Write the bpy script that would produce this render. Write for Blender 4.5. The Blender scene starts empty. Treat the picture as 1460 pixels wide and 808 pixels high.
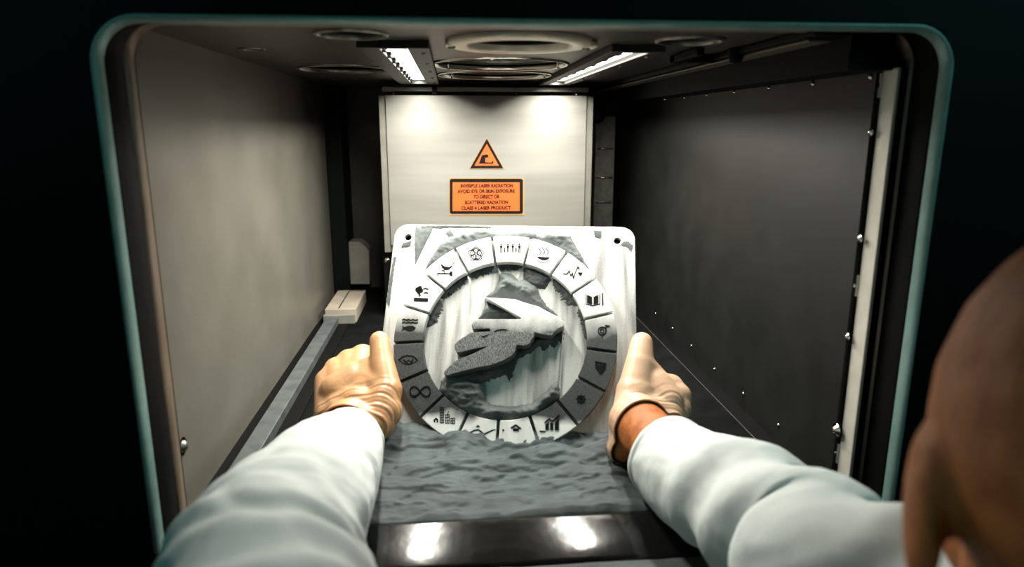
import bpy, bmesh, math, random
import numpy as np
from mathutils import Vector, Matrix, noise
from mathutils.geometry import delaunay_2d_cdt
random.seed(7); rng = np.random.default_rng(7)
S = bpy.context.scene
C = S.collection

# ---------------------------------------------------------------- camera
PITCH, YAW, FPX = math.radians(12.9), math.radians(5.0), 979.0
CAMZ = 0.305
cam_d = bpy.data.cameras.new('camera'); cam = bpy.data.objects.new('camera', cam_d); C.objects.link(cam)
cam.location = (0, 0, CAMZ)
cam.rotation_euler = (math.pi/2 - PITCH, 0, -YAW)
cam_d.sensor_width = 36.0; cam_d.lens = FPX/1460*36.0
cam_d.clip_start = 0.005
cam_d.dof.use_dof = True; cam_d.dof.focus_distance = 0.82; cam_d.dof.aperture_fstop = 5.2
S.camera = cam
# ---------------------------------------------------------------- world (dim teal workshop around the machine)
W = bpy.data.worlds.new('workshop_dark'); S.world = W; W.use_nodes = True
W.node_tree.nodes['Background'].inputs[0].default_value = (0.10, 0.42, 0.40, 1)
W.node_tree.nodes['Background'].inputs[1].default_value = 0.006

def area(name, loc, size, power, color, target=None, spread=math.pi, sy=None):
    d = bpy.data.lights.new(name, 'AREA'); d.energy = power; d.color = color; d.size = size; d.spread = spread
    if sy: d.shape = 'RECTANGLE'; d.size_y = sy
    o = bpy.data.objects.new(name, d); C.objects.link(o); o.location = loc
    if target is not None: o.rotation_euler = (Vector(target)-Vector(loc)).to_track_quat('-Z', 'Y').to_euler()
    return o
# unseen teal fill for the workshop's dim light, above and right of the operator
area('workshop_fill', (0.85, -0.12, 0.70), 0.3, 1.7, (0.35, 0.92, 0.88), (0.05, 0.4, 0.1))
area('workshop_fill', (-0.75, -0.10, 0.62), 0.3, 0.7, (0.35, 0.92, 0.88), (-0.05, 0.4, 0.05))  # second fill, added on the left for more teal on the sleeve
S.view_settings.view_transform = 'Standard'; S.view_settings.look = 'None'
S.view_settings.gamma = 1; S.view_settings.exposure = 0.0; S.view_settings.use_curve_mapping = False
S.cycles.diffuse_bounces = 1; S.cycles.glossy_bounces = 2
LED_COL = (1.0, 0.965, 0.86); LED_W = 5.0; LED_SPREAD = math.radians(160)

# ---------------------------------------------------------------- pixel (1460x808) -> world
cy_, sy_, cp, sp = math.cos(YAW), math.sin(YAW), math.cos(PITCH), math.sin(PITCH)
def ray(px, py):
    dx, dy = px-730.0, py-404.0
    f = FPX*cp - dy*sp; z = -FPX*sp - dy*cp
    return Vector((dx*cy_ + f*sy_, f*cy_ - dx*sy_, z))
def P(px, py, Y):
    r = ray(px, py); r *= Y/r.y; return Vector((r.x, Y, r.z+CAMZ))
def PX(px, py, X):
    r = ray(px, py); r *= X/r.x; return Vector((X, r.y, r.z+CAMZ))
def PZ(px, py, Z):
    r = ray(px, py); r *= (Z-CAMZ)/r.z; return Vector((r.x, r.y, Z))

# ---------------------------------------------------------------- materials
def mat(name, col, rough=0.5, metal=0.0, noise_scale=None, col2=None, bump=0.0, bump_scale=200, stretch=(1,1,1), emit=None, sss=0, spec=0.5, coat=0, contrast=(0.35, 0.65)):
    m = bpy.data.materials.new(name); m.use_nodes = True
    nt = m.node_tree; b = nt.nodes['Principled BSDF']
    b.inputs['Base Color'].default_value = (*col, 1); b.inputs['Roughness'].default_value = rough
    b.inputs['Metallic'].default_value = metal; b.inputs['Specular IOR Level'].default_value = spec
    b.inputs['Coat Weight'].default_value = coat
    if sss:
        b.inputs['Subsurface Weight'].default_value = sss; b.inputs['Subsurface Scale'].default_value = 0.006
        b.inputs['Subsurface Radius'].default_value = (1, .45, .2)
    if emit: b.inputs['Emission Color'].default_value = (*emit[:3], 1); b.inputs['Emission Strength'].default_value = emit[3]
    tc = nt.nodes.new('ShaderNodeTexCoord'); mp = nt.nodes.new('ShaderNodeMapping'); mp.inputs['Scale'].default_value = stretch
    nt.links.new(tc.outputs['Object'], mp.inputs[0])
    if noise_scale:
        n = nt.nodes.new('ShaderNodeTexNoise'); n.inputs['Scale'].default_value = noise_scale; n.inputs['Detail'].default_value = 6
        nt.links.new(mp.outputs[0], n.inputs[0])
        r = nt.nodes.new('ShaderNodeValToRGB'); r.color_ramp.elements[0].position, r.color_ramp.elements[1].position = contrast
        r.color_ramp.elements[0].color = (*col, 1); r.color_ramp.elements[1].color = (*(col2 or col), 1)
        nt.links.new(n.outputs[0], r.inputs[0]); nt.links.new(r.outputs[0], b.inputs['Base Color'])
    if bump:
        n2 = nt.nodes.new('ShaderNodeTexNoise'); n2.inputs['Scale'].default_value = bump_scale; n2.inputs['Detail'].default_value = 5
        nt.links.new(mp.outputs[0], n2.inputs[0])
        bp = nt.nodes.new('ShaderNodeBump'); bp.inputs['Strength'].default_value = bump; bp.inputs['Distance'].default_value = 0.001
        nt.links.new(n2.outputs[0], bp.inputs['Height']); nt.links.new(bp.outputs[0], b.inputs['Normal'])
    return m

M = {}
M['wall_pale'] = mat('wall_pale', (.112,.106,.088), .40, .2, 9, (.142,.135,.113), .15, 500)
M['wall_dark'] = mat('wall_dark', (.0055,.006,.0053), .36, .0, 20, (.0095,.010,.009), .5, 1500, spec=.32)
M['ceiling'] = mat('ceiling_steel', (.030,.028,.022), .42, .2, 20, (.042,.038,.030), .1, 400)
M['panel'] = mat('back_panel', (.175,.172,.155), .5, .3, 12, (.225,.22,.20), .1, 400, stretch=(.3,1,3))
M['panel_edge'] = mat('panel_edge', (.20,.195,.17), .4, .5, 30, (.25,.245,.215))
M['black'] = mat('black_rubber', (.003,.003,.003), .6, spec=.08)
M['black_paint'] = mat('black_paint', (.0015,.0026,.0024), .6, 0, 5, (.002,.004,.0036), spec=.1)
M['flange'] = mat('flange_steel', (.75,.70,.58), .35, .3)
M['teal'] = mat('bezel_steel', (.16,.27,.25), .42, .3, 60, (.20,.32,.30))
M['brown'] = mat('bronze_lip', (.16,.115,.085), .45, .4, 40, (.2,.15,.11))
M['jamb'] = mat('pale_jamb', (.50,.48,.42), .4, .3, 50, (.58,.56,.50))
M['chrome'] = mat('screw_steel', (.6,.58,.52), .22, 1.0)
M['dull'] = mat('dull_steel', (.13,.135,.12), .35, .8, 80, (.2,.2,.18))
M['rail'] = mat('grey_rail', (.055,.063,.063), .5, .2, 60, (.085,.096,.096))
M['floor_dark'] = mat('floor_dark', (.0025,.0028,.0028), .85, .0, 30, (.005,.0056,.0055), .2, 300, spec=.04)
M['gloss'] = mat('black_gloss_strip', (.004,.004,.004), .12, 0, 60, (.007,.007,.006), .14, 70, spec=.5)
M['beige'] = mat('beige_block', (.26,.22,.175), .6, 0, 40, (.33,.29,.235))
M['block'] = mat('grey_block', (.20,.20,.17), .55, .1, 30, (.15,.15,.13))
M['orange'] = mat('sign_orange', (.44,.074,.003), .6)
M['sand'] = mat('sign_edge', (.36,.19,.07), .5)
M['ink'] = mat('sign_ink', (.002,.0015,.001), .7, spec=.15)
M['engrave'] = mat('engraving_dark', (.003,.003,.003), .8, spec=.15)
M['hole'] = mat('hole_black', (.002,.002,.002), .9, spec=.1)
M['led'] = mat('led_diffuser', (1,1,1), .5, emit=(1.0,.97,.88,5))
M['powder'] = mat('metal_powder', (.048,.060,.063), .75, .25, 22, (.082,.100,.104), .6, 140, spec=.4)
M['cake'] = mat('caked_powder', (.055,.066,.067), .75, .1, 40, (.115,.132,.130), .55, 160, spec=.4)
M['powder_and_shade'] = mat('dark_powder_and_shade', (.035,.038,.038), .8, .2, 90, (.075,.08,.08), .6, 500)  # dark powder; under the ring and slab it also stands for shade
M['glove_l'] = mat('latex_glove_amber', (.46,.235,.110), .38, 0, 60, (.54,.30,.15), .25, 300, sss=.15)
M['glove_r'] = mat('latex_glove_pale', (.58,.36,.24), .40, 0, 60, (.66,.43,.29), .2, 300, sss=.15)
M['skin'] = mat('skin', (.33,.092,.023), .6, 0, 90, (.46,.155,.042), .5, 260, sss=.12, spec=.3)
M['coat'] = mat('lab_coat', (.62,.655,.645), .85, 0, None, None, .25, 900, spec=.2)
M['hair'] = mat('hair', (.03,.012,.007), .6, 0, 200, (.05,.02,.012), .5, 400)
M['eye'] = mat('eye_white', (.5,.45,.42), .2)
M['back'] = mat('back_wall', (.028,.026,.021), .5, .1, 20, (.038,.036,.030))

def metal_plate(name, base, base2, rough, metal, dark_band):
    """milled steel with vertical scrape marks; dust mixes in darker speckled grey across a band of heights"""
    m = mat(name, base, rough, metal, 26, base2, .22, 160, stretch=(3.2, 1, .35), contrast=(.36,.56))
    nt = m.node_tree; b = nt.nodes['Principled BSDF']
    src = b.inputs['Base Color'].links[0].from_socket
    tc = nt.nodes.new('ShaderNodeTexCoord')
    sx = nt.nodes.new('ShaderNodeSeparateXYZ'); nt.links.new(tc.outputs['Object'], sx.inputs[0])
    fine = nt.nodes.new('ShaderNodeTexNoise'); fine.inputs['Scale'].default_value = 1300; fine.inputs['Detail'].default_value = 4
    mp = nt.nodes.new('ShaderNodeMapping'); mp.inputs['Scale'].default_value = (1.7,1,.35)
    nt.links.new(tc.outputs['Object'], mp.inputs[0]); nt.links.new(mp.outputs[0], fine.inputs[0])
    mix = nt.nodes.new('ShaderNodeMix'); mix.data_type = 'RGBA'
    sp_ = nt.nodes.new('ShaderNodeMix'); sp_.data_type = 'RGBA'
    fr = nt.nodes.new('ShaderNodeValToRGB'); fr.color_ramp.elements[0].position = .40; fr.color_ramp.elements[1].position = .66
    nt.links.new(fine.outputs[0], fr.inputs[0]); nt.links.new(fr.outputs[0], sp_.inputs[0])
    sp_.inputs[6].default_value = dark_band[4] if dark_band else (.3,.3,.3,1)
    sp_.inputs[7].default_value = dark_band[5] if dark_band else (.7,.7,.7,1)
    if dark_band:
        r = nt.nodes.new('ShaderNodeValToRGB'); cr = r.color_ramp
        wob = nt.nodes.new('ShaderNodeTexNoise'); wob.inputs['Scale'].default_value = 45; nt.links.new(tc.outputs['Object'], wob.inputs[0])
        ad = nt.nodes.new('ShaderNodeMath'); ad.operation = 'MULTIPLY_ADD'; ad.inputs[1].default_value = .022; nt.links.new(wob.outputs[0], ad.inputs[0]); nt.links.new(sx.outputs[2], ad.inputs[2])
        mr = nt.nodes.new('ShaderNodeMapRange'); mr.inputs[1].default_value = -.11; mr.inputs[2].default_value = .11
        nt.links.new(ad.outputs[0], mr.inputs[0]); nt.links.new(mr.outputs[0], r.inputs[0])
        cr.elements[0].position = dark_band[0]; cr.elements[0].color = (0,0,0,1); cr.elements[1].position = dark_band[3]; cr.elements[1].color = (0,0,0,1)
        e = cr.elements.new(dark_band[1]); e.color = (1,1,1,1); e = cr.elements.new(dark_band[2]); e.color = (1,1,1,1)
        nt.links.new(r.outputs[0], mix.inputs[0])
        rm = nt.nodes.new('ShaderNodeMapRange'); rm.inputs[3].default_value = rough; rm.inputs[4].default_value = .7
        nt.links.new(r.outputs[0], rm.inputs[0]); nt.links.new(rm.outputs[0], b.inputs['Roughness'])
    else: mix.inputs[0].default_value = .25
    nt.links.new(src, mix.inputs[6]); nt.links.new(sp_.outputs[2], mix.inputs[7])
    nt.links.new(mix.outputs[2], b.inputs['Base Color'])
    return m
M['plate'] = metal_plate('plate_steel', (.15,.155,.15), (.60,.60,.575), .5, .15, None)
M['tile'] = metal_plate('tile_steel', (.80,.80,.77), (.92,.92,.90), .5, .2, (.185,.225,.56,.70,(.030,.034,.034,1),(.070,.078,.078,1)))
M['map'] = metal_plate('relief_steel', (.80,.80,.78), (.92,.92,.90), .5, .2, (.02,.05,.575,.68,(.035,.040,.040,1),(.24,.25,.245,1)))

# ---------------------------------------------------------------- mesh helpers
def link(name, me, m, parent=None, smooth=False):
    o = bpy.data.objects.new(name, me); C.objects.link(o)
    if m: me.materials.append(m)
    if parent: o.parent = parent
    if smooth: me.polygons.foreach_set('use_smooth', [True]*len(me.polygons))
    return o
def mesh(name, v, f, m, parent=None, smooth=False):
    me = bpy.data.meshes.new(name); me.from_pydata([tuple(x) for x in v], [], [tuple(x) for x in f]); me.update()
    return link(name, me, m, parent, smooth)
def tag(o, label=None, cat=None, group=None, kind=None):
    if label: o['label'] = label
    if cat: o['category'] = cat
    if group: o['group'] = group
    if kind: o['kind'] = kind
    return o
def empty(name, loc=(0,0,0), label=None, cat=None, group=None, kind=None):
    o = bpy.data.objects.new(name, None); C.objects.link(o); o.location = loc; o.empty_display_size = .02
    return tag(o, label, cat, group, kind)
class MB:
    def __init__(s): s.v = []; s.f = []
    def add(s, v, f):
        n = len(s.v); s.v += [tuple(x) for x in v]; s.f += [tuple(i+n for i in q) for q in f]; return s
    def box(s, a, b):
        x0,y0,z0 = a; x1,y1,z1 = b
        return s.add([(x0,y0,z0),(x1,y0,z0),(x1,y1,z0),(x0,y1,z0),(x0,y0,z1),(x1,y0,z1),(x1,y1,z1),(x0,y1,z1)],
                     [(0,3,2,1),(4,5,6,7),(0,1,5,4),(1,2,6,5),(2,3,7,6),(3,0,4,7)])
    def lathe(s, prof, c, ax='z', n=32, closed=False):
        """prof: list of (r, t) along the axis"""
        k = len(prof); v = []
        for i in range(n):
            a = 2*math.pi*i/n; ca, sa = math.cos(a), math.sin(a)
            for r, t in prof:
                p = {'z': (r*ca, r*sa, t), 'y': (r*ca, t, r*sa), 'x': (t, r*ca, r*sa)}[ax]
                v.append((c[0]+p[0], c[1]+p[1], c[2]+p[2]))
        f = []
        for i in range(n):
            j = (i+1) % n
            for q in range(k if closed else k-1): q2 = (q+1) % k; f.append((i*k+q, j*k+q, j*k+q2, i*k+q2))
        return s.add(v, f)
    def prism(s, poly, y0, y1):
        """poly of (x, z); extruded between y0 (front) and y1"""
        n = len(poly)
        return s.add([(x,y0,z) for x,z in poly]+[(x,y1,z) for x,z in poly],
                     [tuple(range(n)), tuple(range(2*n-1,n-1,-1))]+[(i,(i+1)%n+0,(i+1)%n+n,i+n) for i in range(n)])
    def build(s, name, m, parent=None, smooth=False, bevel=0, seg=2):
        o = mesh(name, s.v, s.f, m, parent, smooth)
        bm = bmesh.new(); bm.from_mesh(o.data); bmesh.ops.recalc_face_normals(bm, faces=bm.faces); bm.to_mesh(o.data); bm.free()
        if bevel:
            b = o.modifiers.new('bevel', 'BEVEL'); b.width = bevel; b.segments = seg; b.limit_method = 'ANGLE'
        return o
def box(name, a, b, m, parent=None, bevel=0): return MB().box(a, b).build(name, m, parent, bevel=bevel)
def bake(o):
    """apply modifiers of a temporary object, return new mesh"""
    dg = bpy.context.evaluated_depsgraph_get(); dg.update()
    me = bpy.data.meshes.new_from_object(o.evaluated_get(dg)); d = o.data
    bpy.data.objects.remove(o); bpy.data.meshes.remove(d); return me
def local_to(o, parent_loc): pass

# ================================================================ SETTING
XL, XR, YF, YB, ZC = -.224, .326, .50, 1.37, .375
def st(o, label=None): return tag(o, label, kind='structure')
def screw(name, c, r, ax, sgn, parent, m='chrome'):
    return MB().lathe([(0,sgn*r*.75),(r*.55,sgn*r*.66),(r*.9,sgn*r*.3),(r,0),(r*1.5,0),(r*1.5,-sgn*.0002)], c, ax, 14).build(name, M[m], parent, True)

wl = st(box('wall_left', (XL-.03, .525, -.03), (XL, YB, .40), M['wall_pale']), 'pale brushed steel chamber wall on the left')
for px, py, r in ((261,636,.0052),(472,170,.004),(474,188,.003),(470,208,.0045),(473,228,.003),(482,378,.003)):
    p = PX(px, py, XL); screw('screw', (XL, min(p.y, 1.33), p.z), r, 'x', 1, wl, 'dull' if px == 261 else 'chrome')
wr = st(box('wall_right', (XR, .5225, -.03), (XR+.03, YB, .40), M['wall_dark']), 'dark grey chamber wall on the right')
for px, py in ((948,141),(976,139),(1008,135),(1047,131),(1096,125),(1159,119),(1241,109),(1241,188),(1226,340),(1208,480),(935,447),(959,468),(986,493),(1019,526),(1060,561),(1110,606),(1192,613)):
    p = PX(px, py, XR); screw('screw', (XR, p.y, p.z), .0042 if (px, py) == (1192, 613) else .0022, 'x', -1, wr)
wb = st(box('wall_back', (XL-.03, YB, -.03), (XR+.03, YB+.03, .40), M['back']))
# vertical dark column recesses left of the panel and a ribbed strip right of it
box('pillar', (XL, 1.28, -.03), (-.195, YB, ZC), M['black_paint'], wb, .002)
fl = st(box('floor', (XL-.03, .40, -.05), (XR+.03, YB, -.012), M['floor_dark']))
# floor rails along the side walls
rl = MB().box((-.2075, .50, -.012), (-.1885, 1.12, .001)).build('rail', M['rail'], fl, bevel=.001)
box('groove', (XL, .50, -.0119), (-.2075, 1.1, -.0100), M['black'], fl)
box('groove', (-.1885, .50, -.0119), (-.172, 1.1, -.0100), M['black'], fl)
box('side_plate', (.215, .50, -.012), (.298, 1.15, .0), M['floor_dark'], fl, .001)
box('rail', (.3005, .50, -.012), (.3025, 1.1, -.004), M['dull'], fl)
box('groove', (.298, .50, -.0119), (XR, 1.1, -.0100), M['black'], fl)

# ceiling with round ports cut through
def ceil_mesh():
    o = MB().box((XL-.03, .4775, ZC), (XR+.03, YB, ZC+.012)).build('tmp', None)
    ports = [(.059,.605,.046),(.058,.826,.077),(.063,.994,.078),(-.075,.570,.026),(-.130,.909,.056),(.201,.589,.026)]
    for i, (x, y, r) in enumerate(ports):
        c = MB().lathe([(r,-.02),(r,.04)], (x,y,ZC), 'z', 48)
        n = 48; c.v += []; k = 2
        c.f.append(tuple(i2*k for i2 in range(n))); c.f.append(tuple(i2*k+1 for i2 in reversed(range(n))))
        co = c.build('cutter', None)
        b = o.modifiers.new('b%d'%i, 'BOOLEAN'); b.operation = 'DIFFERENCE'; b.object = co; b.solver = 'EXACT'
    me = bake(o)
    for co in [q for q in C.objects if q.name.startswith('cutter')]: d = co.data; bpy.data.objects.remove(co); bpy.data.meshes.remove(d)
    return me, ports
cme, ports = ceil_mesh()
ce = st(link('ceiling', cme, M['ceiling']))
cme.materials.clear(); cme.materials.append(M['ceiling'])
plabels = ['wide flanged camera port with two screw tabs, nearest the door between the two lamps',
           'large round ceiling port with a thin polished rim, between the lamps in the middle',
           'large round ceiling port farthest back, just in front of the white panel',
           'small round ceiling port left of the lit left lamp near the door',
           'shallow round ceiling port in the dark beside the left wall',
           'small round ceiling port right of the right lamp near the door']
for i, (x, y, r) in enumerate(ports):
    e = empty('ceiling_port', (x, y, ZC), plabels[i], 'port', 'round ports in the chamber ceiling')
    MB().lathe([(r,.0),(r*.97,.010),(r*.97,.045),(0,.045)], (0,0,0), 'z', 48).build('port_barrel', M['hole'], e, True)
    rim = [(r-.001,.003),(r-.001,-.0018),(r+.0012,-.0024),(r+.003,-.0014),(r+.0035,.0)]
    if i == 0:
        MB().lathe([(r-.002,.006),(r-.002,-.004),(r+.001,-.0052),(r+.012,-.0052),(r+.015,-.003),(r+.015,0)], (0,0,0), 'z', 56).build('flange', M['flange'], e, True)
        for s in (-1, 1):
            MB().box((s*(r+.010)-.006,-.010,-.0058),(s*(r+.010)+.006+s*.004,.010,-.0001)).build('screw_tab', M['flange'], e, bevel=.002)
            MB().lathe([(0,-.0075),(.0028,-.0072),(.0034,-.0062),(.0034,-.0052)], (s*(r+.011),0,0), 'z', 16).build('screw', M['dull'], e, True)
        MB().lathe([(r*.72,.004),(r*.72,.001),(r*.97,.001),(r*.97,.004)], (0,0,0), 'z', 56).build('inner_ring', M['black'], e, True)
    else:
        MB().lathe(rim, (0,0,0), 'z', 56).build('rim', M['chrome' if i in (1,2) else 'dull'], e, True)
    if i in (1, 2):
        MB().lathe([(r*.90,.012),(r*.90,.006),(r*.94,.005),(r*.97,.007)], (0,0,0), 'z', 56).build('inner_ring', M['dull'], e, True)
        for a in (20, 140, 260):
            a = math.radians(a); MB().lathe([(0,-.003),(.0024,-.0026),(.003,.004)], ((r+.0005)*math.cos(a),(r+.0005)*math.sin(a),0), 'z', 12).build('screw', M['chrome'], e, True)
MB().lathe([(.0105,0),(.011,-.0012),(.012,-.0012),(.0125,0)], (-.183,.69,ZC), 'z', 28).build('small_ring', M['dull'], ce, True)

# L shaped channel along the top of the right wall + latch hanging from it
ch = tag(MB().box((.262,.50,ZC-.006),(.290,1.30,ZC-.0005)).box((.2905,.50,ZC-.030),(XR-.001,1.30,ZC-.001)).build('cable_channel', M['black_paint'], bevel=.001), 'long dark channel running along the top of the right wall', 'channel')
MB().box((.268,.52,ZC-.0085),(.286,1.28,ZC-.0062)).build('cover_strip', mat('strip_grey', (.12,.115,.095), .5, .3), ch, bevel=.0008)
lt = empty('latch', (.262,.66,ZC-.004), 'small black latch bracket under the ceiling beside the channel', 'latch')
MB().box((-.040,-.03,-.004),(-.033,.05,.003)).box((-.04,.035,-.004),(.004,.05,.003)).build('bracket', M['black'], lt, bevel=.001)
MB().lathe([(0,-.010),(.005,-.009),(.007,-.005),(.007,.003)], (0,-.02,0), 'z', 20).build('knob', M['black'], lt, True)

# lamps
def lamp(x0, y0, y1, wf, label, seed):
    e = empty('led_lamp', (x0, (y0+y1)/2, ZC), label, 'lamp', 'led strip lamps in the ceiling')
    L = (y1-y0)/2; d = .0068; w = .0115
    for s in (-1, 1):
        a, b = sorted((s*w, s*wf)); MB().box((a,-L-.008,-d),(b,L+.02,-.0002)).build('housing', M['dull' if False else 'ceiling_dark'], e, bevel=.0008)
    for s in (-1, 1):
        a, b = sorted((s*L, s*(L+.008 if s < 0 else L+.02))); MB().box((-w,a,-d),(w,b,-.0002)).build('end_cap', M['ceiling_dark'], e)
    MB().box((-w+.0005,-L+.001,-.0012),(w-.0005,L-.001,-.0004)).build('diffuser', M['led'], e)
    r = random.Random(seed); y = -L+.02
    while y < L-.02:
        MB().box((-w-.0005,y,-d+.0004),(-w+.0035,y+.011,-.0013)).build('clip', M['black'], e, bevel=.0006); y += r.uniform(.05,.062)
    for k in range(5):
        yy = -L+.03+k*(2*L-.06)/4
        MB().lathe([(0,-d-.0016),(.0018,-d-.0014),(.0022,-d+.0001)], (wf-.006,yy,0), 'z', 10).build('screw', M['dull'], e, True)
    l = area('led_light', (x0,(y0+y1)/2,ZC-.0018), .006, LED_W, LED_COL, sy=(y1-y0)-.01, spread=LED_SPREAD)
    l.parent = e; l.location = (0,0,-.0018)
M['ceiling_dark'] = mat('housing_dark', (.016,.015,.013), .5, .1)
lamp(-.0465, .615, 1.095, .030, 'lit led strip lamp on the left half of the ceiling', 3)
lamp(.1660, .628, 1.105, .024, 'lit led strip lamp on the right half of the ceiling', 5)

# back panel (removable white sheet) with header strip
bp = empty('back_panel', (.058, 1.13, 0), 'white steel sheet panel closing the rear of the chamber', 'panel')
p0, p1 = P(549,136,1.13), P(837,136,1.13)
zb = P(545,350,1.13).z; zt = P(690,136,1.13).z
def bx(name, x0, x1, z0, z1, y0, y1, m, bev=.0008): return MB().box((x0-.058,y0-1.13,z0),(x1-.058,y1-1.13,z1)).build(name, M[m], bp, bevel=bev)
bx('sheet', p0.x, p1.x, zb, zt, 1.130, 1.134, 'panel')
bx('side_strip', P(539,136,1.13).x, p0.x-.0008, zb-.012, zt-.0005, 1.133, 1.142, 'panel_edge')
bx('side_strip', p1.x+.0008, P(847,136,1.13).x, zb-.012, zt-.0005, 1.133, 1.142, 'panel_edge')
bx('bottom_strip', p0.x, p1.x, zb-.012, zb-.0006, 1.134, 1.142, 'panel_edge')
bx('header', P(545,130,1.14).x, P(838,130,1.14).x, zt+.006, zt+.013, 1.134, 1.15, 'panel_edge')
bx('header_bracket', P(616,130,1.13).x, P(623,130,1.13).x, zt+.001, zt+.016, 1.126, 1.134, 'black')
for px in (560, 737, 823):
    p = P(px,134,1.128); screw('screw', (p.x-.058, .0035, zt+.0025), .0015, 'y', -1, bp)
bx('foot', P(548,370,1.16).x, P(840,370,1.16).x, -.012, zb-.013, 1.145, 1.165, 'black')
p = P(552,371,1.144); screw('screw', (p.x-.058, .0145, p.z), .003, 'y', -1, bp)

# ribbed strip right of the panel, black bolt
rs = tag(box('guide_strip', (P(849,200,1.25).x, 1.25, -.01), (P(877,200,1.25).x, 1.262, P(865,166,1.25).z), M['dull'], bevel=.001), 'dark polished vertical strip between the white panel and right wall', 'strip')
for py in (212, 253, 288):
    z = P(860,py,1.248).z; MB().lathe([(.0,-.0145),(.0018,-.0145),(.0018,.0145),(0,.0145)], (P(863,200,1.25).x,1.2485,z), 'x', 12).build('rib', M['chrome'] if py == 253 else M['dull'], rs, True)
p = P(854,168,1.22)
tag(MB().lathe([(0,-.008),(.006,-.007),(.009,-.003),(.009,.03)], tuple(p), 'y', 24).build('round_bolt', M['black_paint'], smooth=True), 'black round bolt head beside the upper right corner of the white panel', 'bolt')

# block and ledge in the back left corner
bl = empty('corner_block', (-.18, 1.30, 0), 'grey chamfered block standing in the rear left corner', 'block')
def Lq(px,py,Y): q = P(px,py,Y); return (q.x+.18, q.z)
MB().prism([Lq(490,405,1.3),Lq(527,405,1.3),Lq(526,357,1.3),Lq(518,349,1.3),Lq(490,350,1.3)], 0, .045).build('body', M['block'], bl, bevel=.001)
MB().prism([Lq(482,405,1.3),Lq(489,405,1.3),Lq(489,350,1.3),Lq(482,350,1.3)], 0, .045).build('side_plate', M['black_paint'], bl, bevel=.001)
MB().prism([Lq(482,349.5,1.3),Lq(517,348.5,1.3),Lq(512,345,1.3),Lq(484,346,1.3)], .001, .045).build('cap', M['block'], bl)
bd = empty('ledge_block', (0, 0, 0), 'low beige ledge block with a dark groove beside the left wall', 'block')
zz = .012
a, b_, c_, d_ = PZ(463,441,zz), PZ(507,441,zz), PZ(520,413,zz), PZ(482,413,zz)
MB().box((a.x,a.y,-.0115),(b_.x,c_.y,zz)).build('body', M['beige'], bd, bevel=.001)
MB().box((a.x-.002,a.y-.008,-.0115),(b_.x-.002,a.y-.0005,zz-.008)).build('step', M['block'], bd, bevel=.001)
gx = PZ(483,438,zz).x
MB().box((gx,a.y+.004,zz-.002),(gx+.0018,c_.y-.006,zz+.0004)).box((gx+.0019,c_.y-.008,zz-.002),(b_.x-.002,c_.y-.005,zz+.0004)).build('groove', M['black'], bd)

# door opening: front skin with rounded rectangular hole, bezel, gasket, lip
def rrect(x0, x1, z0, z1, r, n=8):
    pts = []
    for cx, cz, a0 in ((x1-r,z1-r,0),(x0+r,z1-r,90),(x0+r,z0+r,180),(x1-r,z0+r,270)):
        for i in range(n+1):
            a = math.radians(a0+90*i/n); pts.append((cx+r*math.cos(a), cz+r*math.sin(a)))
    return pts
OX0, OX1, OZ0, OZ1 = -.2180, .3430, -.055, .3685
def ring_sweep(prof, name, m, parent, smooth=True, dz=0):
    """prof: (offset outwards, y) closed profile swept round the opening"""
    mb = MB(); loops = [rrect(OX0-o, OX1+o, OZ0-o, OZ1+o+dz, .026+o) for o, y in prof]; n = len(loops[0]); k = len(prof)
    v = [(loops[j][i][0], prof[j][1], loops[j][i][1]) for i in range(n) for j in range(k)]
    f = [(i*k+j, ((i+1)%n)*k+j, ((i+1)%n)*k+(j+1)%k, i*k+(j+1)%k) for i in range(n) for j in range(k)]
    return mb.add(v, f).build(name, m, parent, smooth)
d1 = empty('door_1', (0,0,0), kind='structure')
ring_sweep([(.0040,.4675),(.9,.4675),(.9,.476),(.0040,.476)], 'front_skin', M['black_paint'], d1, False)
ring_sweep([(-.0004,.4750),(.0,.4695),(.0013,.4670),(.0028,.4660),(.0038,.4666),(.0042,.4675),(.0042,.4680),(-.0004,.4755)], 'bezel', M['teal'], d1)
ring_sweep([(.0008,.4762),(.0002,.480),(-.0016,.486),(-.002,.500),(-.0004,.5035),(.02,.5035),(.02,.4762)], 'gasket', M['black'], d1, dz=.0052)
ring_sweep([(.0005,.5045),(-.0015,.506),(-.002,.516),(.0005,.518),(.018,.518),(.018,.5045)], 'lip', M['brown'], d1, dz=.0056)
ring_sweep([(.0008,.5185),(.0008,.5245),(.016,.5245),(.016,.5185)], 'inner_gasket', M['black'], d1, dz=.0056)
# pale hinge strip at the right
jb = empty('hinge_jamb', (.330,.511,.15), 'pale vertical steel strip with notched tabs beside the right wall, inside the door opening', 'strip')
zt_j, zb_j = PX(1262,98,.330).z, PX(1205,690,.330).z
MB().box((0,-.0085,zb_j-.15),(.003,.0095,zt_j-.15)).build('strip', M['jamb'], jb, bevel=.0008, seg=3)
MB().box((.003,-.004,zb_j-.15),(.013,.004,zt_j-.15)).build('backing', M['black'], jb)
for k, py in enumerate((120,412,680)):
    z = PX(1235,py,.330).z-.15
    if k == 0: z = zt_j-.15-.012
    MB().box((-.0012,.0090,z-.009),(.0008,.0165,z+.009)).build('tab', M['jamb'], jb, bevel=.0006)
    MB().lathe([(0,-.0034),(.0022,-.0030),(.003,-.0010)], (0,.013,z), 'x', 16).build('screw', M['chrome'] if k else M['black'], jb, True)

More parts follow.
